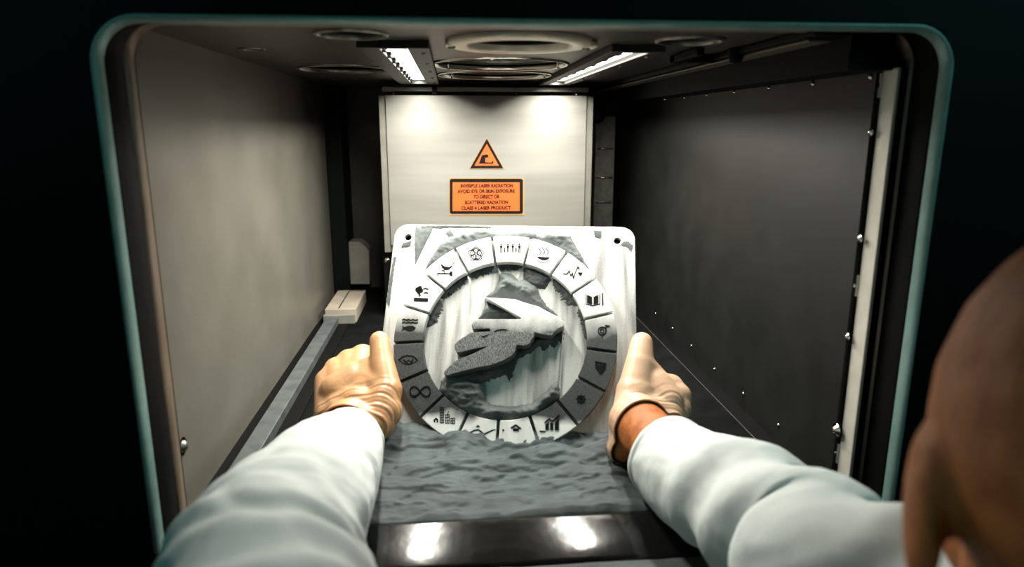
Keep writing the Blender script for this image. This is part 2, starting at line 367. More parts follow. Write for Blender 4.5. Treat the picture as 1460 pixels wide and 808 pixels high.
# sill strip, gloss black
prof = [(.4400,-.0119),(.4400,-.0080),(.4410,-.0066)]+[(.4410+.0470*t, -.0066+.0095*t+.0016*math.sin(math.pi*t)) for t in [k/14 for k in range(1,15)]]+[(.4885,.0020),(.4885,-.0119)]
k = len(prof); nseg = 60; v = [(XL+.002+(OX1-.004-XL-.002)*i/nseg, y, z) for i in range(nseg+1) for y, z in prof]
f = [(i*k+q, i*k+(q+1)%k, (i+1)*k+(q+1)%k, (i+1)*k+q) for i in range(nseg) for q in range(k)]+[tuple(range(k)), tuple(nseg*k+q for q in reversed(range(k)))]
sill = tag(MB().add(v, f).build('sill_strip', M['gloss'], smooth=False), 'glossy black strip across the front edge of the powder bed', 'strip')
for p_ in sill.data.polygons: p_.use_smooth = len(p_.vertices) == 4

# ================================================================ PLATE with raised emblem ring
PO = Vector((.05143986,.64003554,.10043752)); LEAN, PYAW = .596679182, -.175216883
Mx = Matrix.Rotation(PYAW,4,'Z') @ Matrix.Rotation(-LEAN,4,'X')
PM = Matrix.Translation(PO) @ Mx; PMi = PM.inverted()
RO, RI, RC = .10848, .07973, (-.00238, .00063)
HT = .0085
def L(u, v, h): return PM @ Vector((u,-h,v))
def pl(px, py, h=0.0):
    o = PMi @ Vector((0,0,CAMZ)); d = PMi.to_3x3() @ ray(px,py); t = (-h-o.y)/d.y
    q = o+d*t; return (q.x, q.z)
plate = empty('build_plate', PO, 'square white metal plate with rounded corners and raised emblem ring, held in both hands', 'plate')
plate.rotation_euler = Mx.to_euler()
def rr2(hw, r, n=10): return rrect(-hw, hw, -hw, hw, r, n)
holes = [pl(582,338), pl(880,343), (-.111,-.111), (.111,-.111)]
def plate_body():
    o = MB().prism(rr2(.125,.014), 0, .014).build('tmp', None)
    cs = []
    for i, (u, v) in enumerate(holes):
        c = MB().lathe([(.0036,-.01),(.0036,.03)], (u,0,v), 'y', 24); k = 2
        c.f.append(tuple(j*k for j in range(24))); c.f.append(tuple(j*k+1 for j in reversed(range(24))))
        co = c.build('cutter', None); cs.append(co)
        b = o.modifiers.new('b%d'%i, 'BOOLEAN'); b.object = co; b.solver = 'EXACT'
    me = bake(o)
    for co in cs: d = co.data; bpy.data.objects.remove(co); bpy.data.meshes.remove(d)
    return me
pm = plate_body(); pm.materials.clear()
body = link('plate_body', pm, M['plate'], plate)
bv = body.modifiers.new('bevel','BEVEL'); bv.width = .0012; bv.segments = 2; bv.limit_method = 'ANGLE'; bv.angle_limit = 1.0
for u, v in holes: MB().lathe([(.0034,.004),(.0034,.0139),(0,.0139)], (u,0,v), 'y', 20).build('bolt_hole', M['hole'], plate, True)

# ring tiles (17); boundary angles measured clockwise from the top
def ang(px, py):
    u, v = pl(px,py,HT); return math.degrees(math.atan2(v-RC[1], u-RC[0]))
meas = [(ang(705,358),.5),(ang(752,358),-.5),(ang(608.4,445.7),3.5),(ang(629.4,564.7),6.5),(ang(798.9,573),-6.5+0),(ang(835.7,454),-3.5)]
STEP = 360/17
errs = []
for a, k in meas:
    e_ = a - (90 + k*STEP); e_ = (e_+180) % 360 - 180; errs.append(e_)
A0 = 90 + sum(errs)/len(errs)
print('ring angle errs', [round(x,1) for x in errs])
tiles = {}
for k in range(17):
    ac = math.radians(A0 + k*STEP); half = math.radians(STEP/2)
    pts = []; g = .0015; n = 8
    for rad, sg in ((RO,1),(RI,-1)):
        hh = half - g/rad
        for i in range(n+1):
            a = ac + sg*(-hh + 2*hh*i/n); pts.append((RC[0]+rad*math.cos(a), RC[1]+rad*math.sin(a)))
    dh = rng.uniform(-.0003,.0003)
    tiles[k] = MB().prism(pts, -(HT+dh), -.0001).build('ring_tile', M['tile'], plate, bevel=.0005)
# icons in photo pixels, engraved on the tile faces
ICH = HT+.00042
class Icon:
    def __init__(s): s.mb = MB()
    def fill(s, pts):
        s.mb.prism([pl(x,y,ICH) for x,y in pts], -ICH, -(HT-.0008)); return s
    def line(s, pts, w=1.2):
        w *= 1.25
        for (x0,y0),(x1,y1) in zip(pts[:-1],pts[1:]):
            dx,dy = x1-x0,y1-y0; l = math.hypot(dx,dy) or 1; nx,ny = -dy/l*w/2, dx/l*w/2; ex,ey = dx/l*w*.25, dy/l*w*.25
            s.fill([(x0+nx-ex,y0+ny-ey),(x1+nx+ex,y1+ny+ey),(x1-nx+ex,y1-ny+ey),(x0-nx-ex,y0-ny-ey)])
        return s
    def disc(s, x, y, r, n=12): return s.fill([(x+r*math.cos(2*math.pi*i/n), y+r*math.sin(2*math.pi*i/n)) for i in range(n)])
    def circ(s, x, y, r, w=1, a0=0, a1=360, n=20): return s.line([(x+r*math.cos(math.radians(a0+(a1-a0)*i/n)), y-r*math.sin(math.radians(a0+(a1-a0)*i/n))) for i in range(n+1)], w)
    def done(s, k, name='engraved_icon', label=None):
        o = s.mb.build(name, M['engrave'], tiles[k % 17])
        if label: o['label'] = label
# 0 people
ic = Icon()
for x, hgt in ((714.5,12),(724.0,11),(731.0,11),(740.5,12)):
    ic.disc(x,348.2,1.2); ic.fill([(x-2.2,350),(x+2.2,350),(x+1.2,353.5),(x-1.2,353.5)]); ic.line([(x-.9,353.5),(x-.9,348+hgt)],.8); ic.line([(x+.9,353.5),(x+.9,348+hgt)],.8)
for x in (719.2,735.8): ic.disc(x,353.3,.9); ic.line([(x,354),(x,359)],1.3)
ic.done(0, label='row of standing figures, engraved')
# -1 bowl with steam
ic = Icon()
for x in (768.0,773.2,778.4): ic.line([(x,352.5),(x+.6,354.5),(x+2.6,357),(x+3.4,359),(x+2.2,361.5),(x+1.4,363.2)],1.1)
ic.fill([(765,365.6),(784,366.4),(782.5,369),(778.5,371),(773,371),(768,368.8)]); ic.line([(766,369),(769,373),(774,374.6),(779,373.6),(783,370)],.8)
ic.done(-1, label='steaming bowl, engraved')
# -2 heartbeat
ic = Icon(); ic.line([(803,390),(808.6,390.2),(811.5,385.5),(814,393.5),(816.2,388.5),(817.6,396.8),(820.5,388),(824,379.5),(826.2,384)],1.1)
ic.fill([(823.6,388.6),(825.6,387.6),(827.2,388.4),(829,387.8),(830.8,389),(827.4,393.6)]); ic.done(-2, label='heartbeat line with heart, engraved')
# -3 book and pencil
ic = Icon(); ic.fill([(837,420),(844.3,423),(844.3,434),(837,431.5)]); ic.fill([(846.3,423),(853.2,420),(853.2,431.5),(846.3,434)])
ic.line([(835.4,419),(835.4,433),(845.3,435.4),(855.2,432.8),(855.2,418.5)],.8); ic.line([(859,418),(859.4,434.5)],1.5); ic.done(-3, label='open book and pencil, engraved')
# -4 ring symbol
ic = Icon(); ic.circ(858.5,471.5,5.6,1.2); ic.circ(858.5,471.5,2.6,1); ic.line([(862.5,467.5),(866.5,464.8)],1.2); ic.line([(863,464),(869,464.6)],1.5); ic.line([(858.5,477),(858.5,481)],1.2); ic.done(-4, label='circle and arrow symbol, engraved')
# -5 cup
ic = Icon(); ic.line([(849,515.5),(864,518)],1.4); ic.fill([(850,519),(862.5,520.5),(860.5,526),(856.5,532),(852,526)]); ic.line([(849,515.5),(850,524),(856,532.6)],1); ic.line([(864,518),(862.5,526),(856,532.6)],1); ic.done(-5, label='cup with a drop, engraved')
# -6 sun
ic = Icon(); ic.circ(828.4,568.4,4.6,1.0); ic.circ(828.4,568.4,1.8,1)
for a in range(0,360,45): ic.line([(828.4+5.6*math.cos(math.radians(a)),568.4+5.6*math.sin(math.radians(a))),(828.4+7*math.cos(math.radians(a)),568.4+7*math.sin(math.radians(a)))],.8)
ic.done(-6, label='small sun symbol, engraved')
# -7 growth chart
ic = Icon(); ic.fill([(777.5,605),(782.6,600.6),(782.6,612.4),(777.5,612.2)]); ic.fill([(784.4,601.4),(789,603.2),(789,613),(784.4,612.6)]); ic.fill([(791,602),(797,595.5),(797,613),(791,613)])
ic.line([(776.8,602),(783.2,596.6),(787.4,600.4),(797.4,590.8)],1.3); ic.done(-7, label='rising bar chart, engraved')
# -8 house
ic = Icon(); ic.line([(729,609.6),(735.4,605.6),(742,610.6)],1.8); ic.fill([(731.5,610),(739.5,610.4),(739.5,614.5),(731.5,614)]); ic.disc(717.5,613,1.5)
ic.line([(706,612),(700,613.5)],1.1); ic.fill([(769,613.4),(778,613.8),(777,615.6),(770,615.4)]) ; ic.done(-8, label='small roof and dot, engraved')
# 8 pagoda
ic = Icon(); ic.fill([(678,608.6),(681.5,605.2),(685,608.8)]); ic.line([(670,617),(673,615),(677,613),(682,612.6),(686,615),(689,618.4),(692,618),(697,615.4),(702,613.2)],1.7); ic.fill([(675.5,618),(684.5,618.3),(684.5,621),(675.5,620.6)])
ic.line([(670.5,616),(671.5,619.5)],1.3); ic.done(8, label='roofed gate with water line, engraved')
# 7 buildings
ic = Icon()
ic.fill([(618,598.2),(621.4,595),(624.8,597.4),(624.8,602.2),(622.6,602.2),(622.6,598.8),(620.6,598.8),(620.6,601.8),(618.4,601.6)])
def tower(x0,x1,y0,y1,nx,ny):
    w = 1.0
    for i in range(nx+1): x = x0+(x1-x0)*i/nx; ic.line([(x,y0),(x,y1)],w)
    for j in range(ny+1): y = y0+(y1-y0)*j/ny; ic.line([(x0,y),(x1,y)],w)
tower(627.6,632.4,580.6,602.4,2,6); tower(635,640.4,591,602.8,2,3); tower(642.8,648.2,596,603.4,2,2); ic.line([(637.6,591),(640,586)],.9)
ic.line([(637.5,617.5),(645,622)],1.4); ic.done(7, label='city towers and a small house, engraved')
# 6 infinity loop
ic = Icon(); pts = []
for i in range(41):
    t = 2*math.pi*i/40; den = 1+math.sin(t)**2; pts.append((599+14.5*math.cos(t)/den+1.5*0, 557.6+20*math.sin(t)*math.cos(t)/den))
ic.line(pts,1.3); ic.fill([(589,563),(594,562.4),(592,566.4)]); ic.done(6, label='looped infinity arrow, engraved')
# 5 eye
ic = Icon(); ic.line([(568.5,513),(574,508.8),(581,506.6),(589,508),(595.5,513.5)],1.8); ic.line([(568.5,513),(575,518),(583,519.6),(590,517),(595.5,513.5)],1.0); ic.line([(575,513),(580,516.4),(583,513),(586,516),(589,511.5)],1.2); ic.circ(582.6,512.6,6,.9,180,360); ic.done(5, label='eye outline, engraved')
# 4 fish and waves
ic = Icon()
for y in (455.6,459.6): ic.line([(573.5,y),(576.5,y-1.2),(579.5,y+.6),(582.5,y-1),(585.5,y+.8),(588.5,y-.8),(592,y+.8),(595.5,y-.4)],1.1)
ic.fill([(573,464),(577,466),(582,464.4),(588,464),(592.6,466.4),(591,469),(586,471.4),(580,470.6),(576.6,468.6),(572.6,470.6),(574.6,467)]); ic.done(4, label='fish under waves, engraved')
# 3 tree, birds, lines
ic = Icon(); ic.disc(595.4,412.6,3.6); ic.disc(598.6,410.6,3.4); ic.disc(600.2,414,3); ic.disc(597,416,2.6); ic.line([(597.6,416),(597.8,422)],1.3); ic.line([(597.6,418.5),(600,421)],.8)
ic.line([(603.5,411.6),(607,410.6),(610.5,412)],1.1); ic.line([(604.5,417.4),(607,416.2),(610,417.4)],1.1); ic.line([(590.5,425.2),(610,425.8)],1.5); ic.line([(590.2,427.8),(610,428.4)],1.4); ic.done(3, label='tree with birds above two lines, engraved')
# 2 dove and gavel
ic = Icon(); ic.fill([(627.5,374.8),(633.5,379.2),(640,380.4),(645.5,377.6),(644,380.6),(640,384.6),(634.5,385.2),(630,381.6)]); ic.line([(645,377.5),(648.5,372)],.8); ic.line([(644,376),(646.5,371.5)],.6)
ic.fill([(627.8,385),(634,384),(632,386.8)]); ic.line([(623.4,389.6),(643,390)],1.5); ic.line([(624,389.6),(624.2,393)],1.2); ic.fill([(641,387),(645,386.6),(645,393.6),(641,393.2)]); ic.line([(633.5,386),(633.5,389.5)],1); ic.done(2, label='bird over a gavel, engraved')
# 1 five petal rosette
ic = Icon(); cx, cyy = 678.6, 362.0
out = []
for i in range(61):
    t = 2*math.pi*i/60; out.append((cx+(9.9+1.0*math.cos(5*t))*math.sin(t), cyy-(9.3+1.0*math.cos(5*t))*math.cos(t)))
ic.line(out,1.1)
for i in range(5):
    t = 2*math.pi*i/5; px_, py_ = cx+4.9*math.sin(t), cyy-4.7*math.cos(t)
    ic.circ(px_,py_,3.3,1.2,n=10); ic.disc(px_,py_,1.1,6); t2=t+math.pi/5; ic.disc(cx+7.2*math.sin(t2),cyy-6.9*math.cos(t2),1.0,6)
ic.done(1, label='five petal rosette, engraved')

# central relief slab (outline of the raised shape)
MH = .016
slab = [(691.5,423.8),(734.4,426.5),(748,431.3),(768.4,437.4),(779.3,443.5),(796.7,451.9),(804,459.3),(804,464.5),(800,466.2),(796.7,467.5),(790.8,472),(788,476.5),(785.6,477.9),(775.9,477.1),(761.8,473.4),(761,480.8),(757.6,484),(756.6,488),(752.1,491.2),(746.2,492.7),(736.6,491.2),(735,498.6),(732,504.3),(726.9,508.3),(716.5,514.2),(700.2,520.2),(679.4,523.9),(649.7,531.3),(639.3,534.7),(634,534.6),(632.6,532),(634,528.6),(648.2,514.2),(668,507),(693,495.0),(694.3,493.7),(676,497.0),(658.6,501.6),(651.8,502.2),(650,500.2),(648.2,497.2),(648.2,491.2),(652,486.4),(658.6,481.6),(672,473.6),(698.7,472.4),(698.8,468.2),(673.5,469.0),(672,463.8),(674,458.6),(679.4,454.8),(742,454.9),(743,453)]
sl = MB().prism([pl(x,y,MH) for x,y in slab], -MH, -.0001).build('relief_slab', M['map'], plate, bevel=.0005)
Icon_ = Icon
for pts in ([(704.5,472.6),(708,469.8),(715,468.7),(722,469.2),(725.5,471.2),(718,470.4),(711,471.0),(706,472.8)], [(684.5,476.5),(688,479.3),(694,477.2),(697.5,475.6),(694,479),(688,481)]):
    MB().prism([pl(x,y,MH+.0003) for x,y in pts], -(MH+.0003), -(MH-.001)).build('groove', M['engrave'], sl)

# powder caked on the plate
def inside(p, poly):
    x, y = p; c = False; n = len(poly)
    for i in range(n):
        x0,y0 = poly[i]; x1,y1 = poly[(i+1)%n]
        if (y0 > y) != (y1 > y) and x < (x1-x0)*(y-y0)/(y1-y0)+x0: c = not c
    return c
def edist(p, poly):
    P_ = np.array(p); A = np.array(poly); B = np.roll(A,-1,0); d = B-A
    t = np.clip(((P_-A)*d).sum(1)/np.maximum((d*d).sum(1),1e-12),0,1); q = A+d*t[:,None]
    return float(np.hypot(*(P_-q).T).min())
def lump(pts_px, h0, hm, m='cake', ragged=.0007, edge=.005, name='residue_and_shade', step=.0014, ridge=1.0, seed=0):
    base = [pl(x,y,h0) for x,y in pts_px]; poly = []
    for i in range(len(base)):
        a = np.array(base[i]); b = np.array(base[(i+1)%len(base)]); n = max(1,int(np.hypot(*(b-a))/.0016))
        for j in range(n): poly.append(tuple(a+(b-a)*j/n))
    if ragged:
        q = []
        for x, y in poly:
            nx = noise.noise((x*420,y*420,seed)); ny = noise.noise((x*420,y*420,seed+9)); q.append((x+nx*ragged*1.6, y+ny*ragged*1.6))
        poly = q
    xs = [p[0] for p in poly]; ys = [p[1] for p in poly]; pts = list(poly)
    y = min(ys); row = 0
    while y < max(ys):
        x = min(xs)+(row%2)*step/2
        while x < max(xs):
            p = (x+rng.uniform(-.2,.2)*step, y+rng.uniform(-.2,.2)*step)
            if inside(p, poly) and edist(p, poly) > step*.5: pts.append(p)
            x += step
        y += step*.87; row += 1
    r = delaunay_2d_cdt([Vector(p) for p in pts], [], [list(range(len(poly)))], 1, 1e-7)
    v = []
    for p in r[0]:
        d = edist((p.x,p.y), poly); k = min(1, d/edge); k = math.sin(k*math.pi/2)
        n1 = noise.fractal((p.x*55,p.y*95,seed), 1.0, 2.1, 4); n2 = 1-abs(noise.noise((p.x*110+n1,p.y*190,seed+3)))*2
        v.append((p.x, -(h0 + .0002 + k*(hm*(.75+.45*n1*ridge) + ridge*.0011*n2)), p.y))
    return mesh(name, v, r[2], M[m], plate, True)
lump([(592,323),(600,325),(612,323),(619.4,322.4),(609,343.8),(592,378),(591,350)], 0, .0008, seed=1, ridge=.25)
lump([(606,386.9),(610.5,374),(626.9,349.7),(637.3,342.3),(655,335.5),(664,330.5),(668,334),(678.9,327.4),(690,329),(698.2,329),(706.4,333.5),(704.5,343),(690,345),(670,351),(650.6,358.5),(628,373)], 0, .0045, seed=2)
lump([(760.3,337.6),(775,335),(780.4,331.5),(792.8,334.3),(806.7,334.3),(814.5,337.4),(819,348.2),(826.8,360.6),(836,377.6),(845,393),(830,381),(806.7,363.6),(790,352.2),(768,345)], 0, .0045, seed=3)
lump([(706,334),(725,333),(745,331.5),(765,334),(764,342),(735,341),(706,343)], 0, .002, 'cake', seed=4)
lump([(574,346),(586,344),(586,351),(572,354)], 0, .0006, 'powder_and_shade', seed=14, ridge=.2)
lump([(634,333),(642,327),(648,336),(640,338)], 0, .0006, 'cake', seed=15, ridge=.2)
lump([(597,322.5),(640,321),(672,322),(700,323.5),(700,325.5),(672,325),(640,325),(604,326.5)], 0, .0006, 'powder_and_shade', seed=31, ridge=.2)
lump([(884,350),(892,351),(901,360),(902.5,350),(896,344),(888,345)], 0, .0004, 'cake', seed=32, ridge=.2)
lump([(551,430),(556,395),(561,366),(565,366),(560,400),(555,440)], 0, .0004, 'cake', seed=33, ridge=.2)
lump([(846,328),(858,329),(857,340),(848,338)], 0, .0004, 'cake', seed=34, ridge=.2)
# mound above the slab
lump([(691.5,424),(704.5,413.6),(710.6,401.3),(711.3,391.8),(716.7,388.4),(727.6,389.7),(740.5,400.6),(746.6,398),(754.8,402),(765.7,408.8),(769.8,421.7),(780,436),(796,450.5),(785,449.5),(768,441),(748,434.5),(734,429.5)], .001, .010, 'cake', edge=.012, seed=5)
# powder in the notch
lump([(691,424),(690.8,438),(684,451.5),(678,457.5),(742,457.5),(744,453),(715,438)], .001, .0105, 'cake', edge=.005, seed=6)
# bottom inner heap
lump([(634,536),(660,537),(690,545),(692.5,572),(700,577),(729.6,579.3),(756.4,575.4),(777.2,559),(786,549),(795,543.7),(799,560),(798,570),(783,580),(770,592),(752,599),(729.6,602),(700,600),(676,596),(655,588),(640,576),(630,562)], .002, .0085, 'cake', edge=.007, seed=7)
lump([(628,544),(634,536),(640,560),(634,569),(626,560)], 0, .006, 'cake', seed=17)
# right inner heap
lump([(747,382),(760,384),(776,391),(787,398),(783,404),(777,412),(763,411),(752,407),(746,398)], 0, .003, 'powder_and_shade', seed=8)
# ragged powder crusts inside the ring, its shadow added to their dark colour
def crust(a0, a1, depth, seed, m='powder_and_shade'):
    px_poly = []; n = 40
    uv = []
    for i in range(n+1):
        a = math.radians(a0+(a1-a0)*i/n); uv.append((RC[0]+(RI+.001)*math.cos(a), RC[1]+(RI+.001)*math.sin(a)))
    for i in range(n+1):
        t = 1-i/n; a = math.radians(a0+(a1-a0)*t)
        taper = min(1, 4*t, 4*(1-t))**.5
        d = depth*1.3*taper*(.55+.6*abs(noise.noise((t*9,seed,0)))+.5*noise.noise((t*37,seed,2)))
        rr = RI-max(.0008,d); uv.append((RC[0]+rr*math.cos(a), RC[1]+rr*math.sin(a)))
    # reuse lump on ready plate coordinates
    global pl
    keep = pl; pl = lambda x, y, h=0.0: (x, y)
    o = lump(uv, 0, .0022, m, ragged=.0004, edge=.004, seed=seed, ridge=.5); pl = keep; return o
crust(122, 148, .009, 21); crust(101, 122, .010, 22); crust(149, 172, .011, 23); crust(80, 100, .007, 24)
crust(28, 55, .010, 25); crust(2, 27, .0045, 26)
# under the slab, its shade built as a dark crust with ragged lower edge
lump([(650,533),(700,523),(728,510),(737,498),(748,494),(760,487),(764,478),(786,480),(800,468),(804,466),(803,490),(797,486),(790,498),(784,492),(776,500),(768,492),(758,504),(748,506),(738,514),(733,530),(727,546),(722,534),(706,540),(690,545),(672,552),(660,545)], 0, .0035, 'powder_and_shade', ragged=.0014, edge=.006, seed=9)
# thin raised line down from the slab's right corner
mb = MB(); a = pl(803,466,0); b = pl(797,566,0)
mb.prism([(a[0]-.0004,a[1]),(a[0]+.0008,a[1]),(b[0]+.0010,b[1]),(b[0]-.0006,b[1])], -.0016, -.0001).build('thin_ridge', M['plate'], plate)

# ================================================================ POWDER BED
def powder_bed():
    x0, x1, y0, y1 = -.150, .2145, .4885, .70
    nx = 230; ys = np.concatenate([np.linspace(y0,.64,150), np.linspace(.642,y1,30)])
    xs = np.linspace(x0,x1,nx); v = []
    for y in ys:
        for x in xs:
            n = noise.fractal((x*14,y*34,0), 1.0, 2.0, 5)
            # the foot of the plate at this x
            yf = .5710 + (x-.04)*math.sin(PYAW)/math.cos(PYAW) + .004
            inx = max(0, min(1, (x+.105)/.03))*max(0, min(1, (.168-x)/.03)); inx = inx*inx*(3-2*inx)
            t = (y-.4885)/(yf+.016-.4885)
            if t < 1: hgt = .0290*(max(0,t)**1.15)
            else: hgt = .0290*max(0, 1-(t-1)*3.2)
            w = noise.fractal((x*22,y*60,5), 1.0, 2.0, 4)
            ridge = 1-2*abs(noise.noise((x*20+.6*w, y*75+w*.8, 3)))
            crest = noise.noise((x*38,2.2,1))
            ter = noise.fractal((x*11+3,y*34+w*.25,11), 1.0, 2.1, 4)*2.6; fr = ter-math.floor(ter); ter = (math.floor(ter)+fr**6)*.0026
            amp = .35+inx*min(1,max(0,t))
            lump_ = noise.fractal((x*44,y*20,2), 1.0, 2.0, 3)*.0032*inx*max(0,min(1,(t-.6)/.3))
            z = .0035 + hgt*inx*(1+.12*crest) + n*.0014 + .0010*ridge*amp + ter*amp + lump_
            z *= min(1,max(0,(.70-y)/.03)) if y > .66 else 1
            if y < y0+.006: z = z*((y-y0)/.006)**.5
            yy = y + (noise.fractal((x*60,1,7),1,2,4)*.0016 if y < .50 else 0)
            v.append((x,yy,z))
    f = [(j*nx+i, j*nx+i+1, (j+1)*nx+i+1, (j+1)*nx+i) for j in range(len(ys)-1) for i in range(nx-1)]
    n0 = len(v); # skirt down to the floor
    rim = [i for i in range(nx)]+[j*nx+nx-1 for j in range(1,len(ys))]+[(len(ys)-1)*nx+i for i in range(nx-2,-1,-1)]+[j*nx for j in range(len(ys)-2,0,-1)]
    for i in rim: v.append((v[i][0],v[i][1],-.0119))
    k = len(rim)
    f += [(rim[(i+1)%k], rim[i], n0+i, n0+(i+1)%k) for i in range(k)]
    return mesh('metal_powder', v, f, M['powder'], smooth=True)
tag(powder_bed(), 'grey metal powder heaped up against the foot of the plate', 'powder', kind='stuff')
def front_powder():
    nx, ny = 120, 14; v = []
    for j in range(ny):
        for i in range(nx):
            x = -.20+.52*i/(nx-1); y = .402+.0375*j/(ny-1)
            y2 = y + (noise.noise((x*50,0,4))*.0015 if j == ny-1 else 0)
            v.append((x,y2,-.0082+(.0025+noise.fractal((x*20,y*60,8),1,2,4)*.0012)*(1 if j < ny-1 else 0)))
    f = [(j*nx+i, j*nx+i+1, (j+1)*nx+i+1, (j+1)*nx+i) for j in range(ny-1) for i in range(nx-1)]
    o = mesh('spilled_powder', v, f, M['powder'], smooth=True); so = o.modifiers.new('s','SOLIDIFY'); so.thickness = .001; so.offset = -1
    return o
tag(front_powder(), 'thin layer of grey powder on the front ledge below the black strip', 'powder', kind='stuff')
box('front_ledge', (-.21,.40,-.0119), (.33,.4395,-.0095), M['floor_dark'], fl)

# ================================================================ WARNING SIGNS
SY = 1.1295
def sp_(px, py, ox, oz): q = P(px,py,SY); return (q.x-ox, q.z-oz)
o0 = P(693.5,280,SY)
sg = empty('warning_label', o0, 'rectangular orange laser radiation warning label with black border and text', 'label')
def rpx(x0,x1,y0,y1,r,o, n=5):
    c = [(x1-r,y0+r,270),(x1-r,y1-r,0),(x0+r,y1-r,90),(x0+r,y0+r,180)]; pts = []
    for cx,cy,a0 in c:
        for i in range(n+1):
            a = math.radians(a0+90*i/n); pts.append(sp_(cx+r*math.cos(a), cy+r*math.sin(a), o.x, o.z))
    return pts
MB().prism(rpx(640,747.3,253.6,306.4,.3,o0), -.0004, .0004).build('backing', M['sand'], sg)
MB().prism(rpx(641.2,745.6,254.6,304.8,3,o0), -.0007, -.0003).build('border', M['ink'], sg)
MB().prism(rpx(645.4,740.8,259.8,300.6,.5,o0), -.0010, -.0006).build('orange_field', M['orange'], sg)
def text(s, x0, x1, yc, cap, o, parent):
    cu = bpy.data.curves.new('lettering','FONT'); cu.body = s; cu.size = 1; cu.offset = .045
    t = bpy.data.objects.new('t', cu); C.objects.link(t)
    dg = bpy.context.evaluated_depsgraph_get(); me = bpy.data.meshes.new_from_object(t.evaluated_get(dg)); bpy.data.objects.remove(t)
    co = np.array([v.co for v in me.vertices]); mn, mx_ = co.min(0), co.max(0)
    a, b = sp_(x0,yc+cap/2,o.x,o.z), sp_(x1,yc-cap/2,o.x,o.z)
    for v in me.vertices:
        u = (v.co.x-mn[0])/(mx_[0]-mn[0]); w = (v.co.y-mn[1])/(mx_[1]-mn[1])
        v.co = (a[0]+(b[0]-a[0])*u, -.0012, a[1]+(b[1]-a[1])*w)
    me.materials.clear(); return link('lettering', me, M['ink'], parent)
for s, x0, x1, yc in (('INVISIBLE LASER RADIATION',656.8,731.4,264.6),('AVOID EYE OR SKIN EXPOSURE',652.2,734,272.4),('TO DIRECT OR',675,712.4,280.2),('SCATTERED RADIATION',662.6,724.4,288.2),('CLASS 4 LASER PRODUCT',658,728.6,296.2)):
    text(s, x0, x1, yc, 6.0, o0, sg)
o1 = P(694,224,SY)
tr = empty('warning_triangle', o1, 'orange triangular warning label with black border above the text label', 'label')
def tri(g, y0, y1, name, m):
    # apex (694,196) base y 240, x 669..718.6 shrunk by g
    pts = [(694,196+g*2.1),(718.8-g*1.75,240.4-g),(669-(-g*1.75),240.4-g)]
    MB().prism([sp_(x,y,o1.x,o1.z) for x,y in pts], y0, y1).build(name, m, tr)
tri(0, -.0004, .0004, 'backing', M['sand']); tri(.7, -.0007, -.0003, 'border', M['ink']); tri(4.3, -.0010, -.0006, 'orange_field', M['orange'])
g = MB()
def gp(pts): g.prism([sp_(x,y,o1.x,o1.z) for x,y in pts], -.0013, -.0009)
gp([(682.6,233.2),(687,221.5),(689.6,220.4),(692,224),(691.6,233)]); gp([(689.4,220.8),(694,219.8),(696.2,221.4),(696,224),(693.2,225),(690.8,223)])
gp([(691.5,231),(700,231.6),(702.4,229.6),(704,229.8),(702.4,233.2),(691.5,233.2)])
g.build('pictogram', M['ink'], tr)

# ================================================================ PERSON
def capsule(a, b, ra, rb, n=18, m=6):
    a, b = Vector(a), Vector(b); d = b-a; l = d.length
    if l < 1e-6: d = Vector((0,0,1)); l = 1e-6
    z = d.normalized(); x = z.orthogonal().normalized(); y = z.cross(x); prof = []
    for i in range(m+1): t = -math.pi/2+math.pi/2*i/m; prof.append((ra*math.cos(t), ra*math.sin(t)))
    for i in range(m+1): t = math.pi/2*i/m; prof.append((rb*math.cos(t), l+rb*math.sin(t)))
    v = [a+x*(r*math.cos(2*math.pi*j/n))+y*(r*math.sin(2*math.pi*j/n))+z*t for r, t in prof for j in range(n)]
    f = [(i*n+j, i*n+(j+1)%n, (i+1)*n+(j+1)%n, (i+1)*n+j) for i in range(len(prof)-1) for j in range(n)]
    f += [tuple(reversed(range(n))), tuple(range((len(prof)-1)*n, len(prof)*n))]
    return v, f
def ellipsoid(c, r, rot=None, n=24):
    v = []; c = Vector(c); m_ = n//2
    for i in range(m_+1):
        t = math.pi*i/m_
        for j in range(n):
            a = 2*math.pi*j/n; p = Vector((r[0]*math.sin(t+1e-4)*math.cos(a), r[1]*math.sin(t+1e-4)*math.sin(a), r[2]*math.cos(t)))
            v.append(c+(rot @ p if rot else p))
    f = [(i*n+j, (i+1)*n+j, (i+1)*n+(j+1)%n, i*n+(j+1)%n) for i in range(m_) for j in range(n)]
    return v, f
def organic(shapes, voxel, smooth_it=8, fac=.5):
    mb = MB()
    for v, f in shapes: mb.add(v, f)
    o = mesh('tmp', mb.v, mb.f, None)
    r = o.modifiers.new('r','REMESH'); r.mode = 'VOXEL'; r.voxel_size = voxel
    s = o.modifiers.new('s','SMOOTH'); s.iterations = smooth_it; s.factor = fac
    return bake(o)

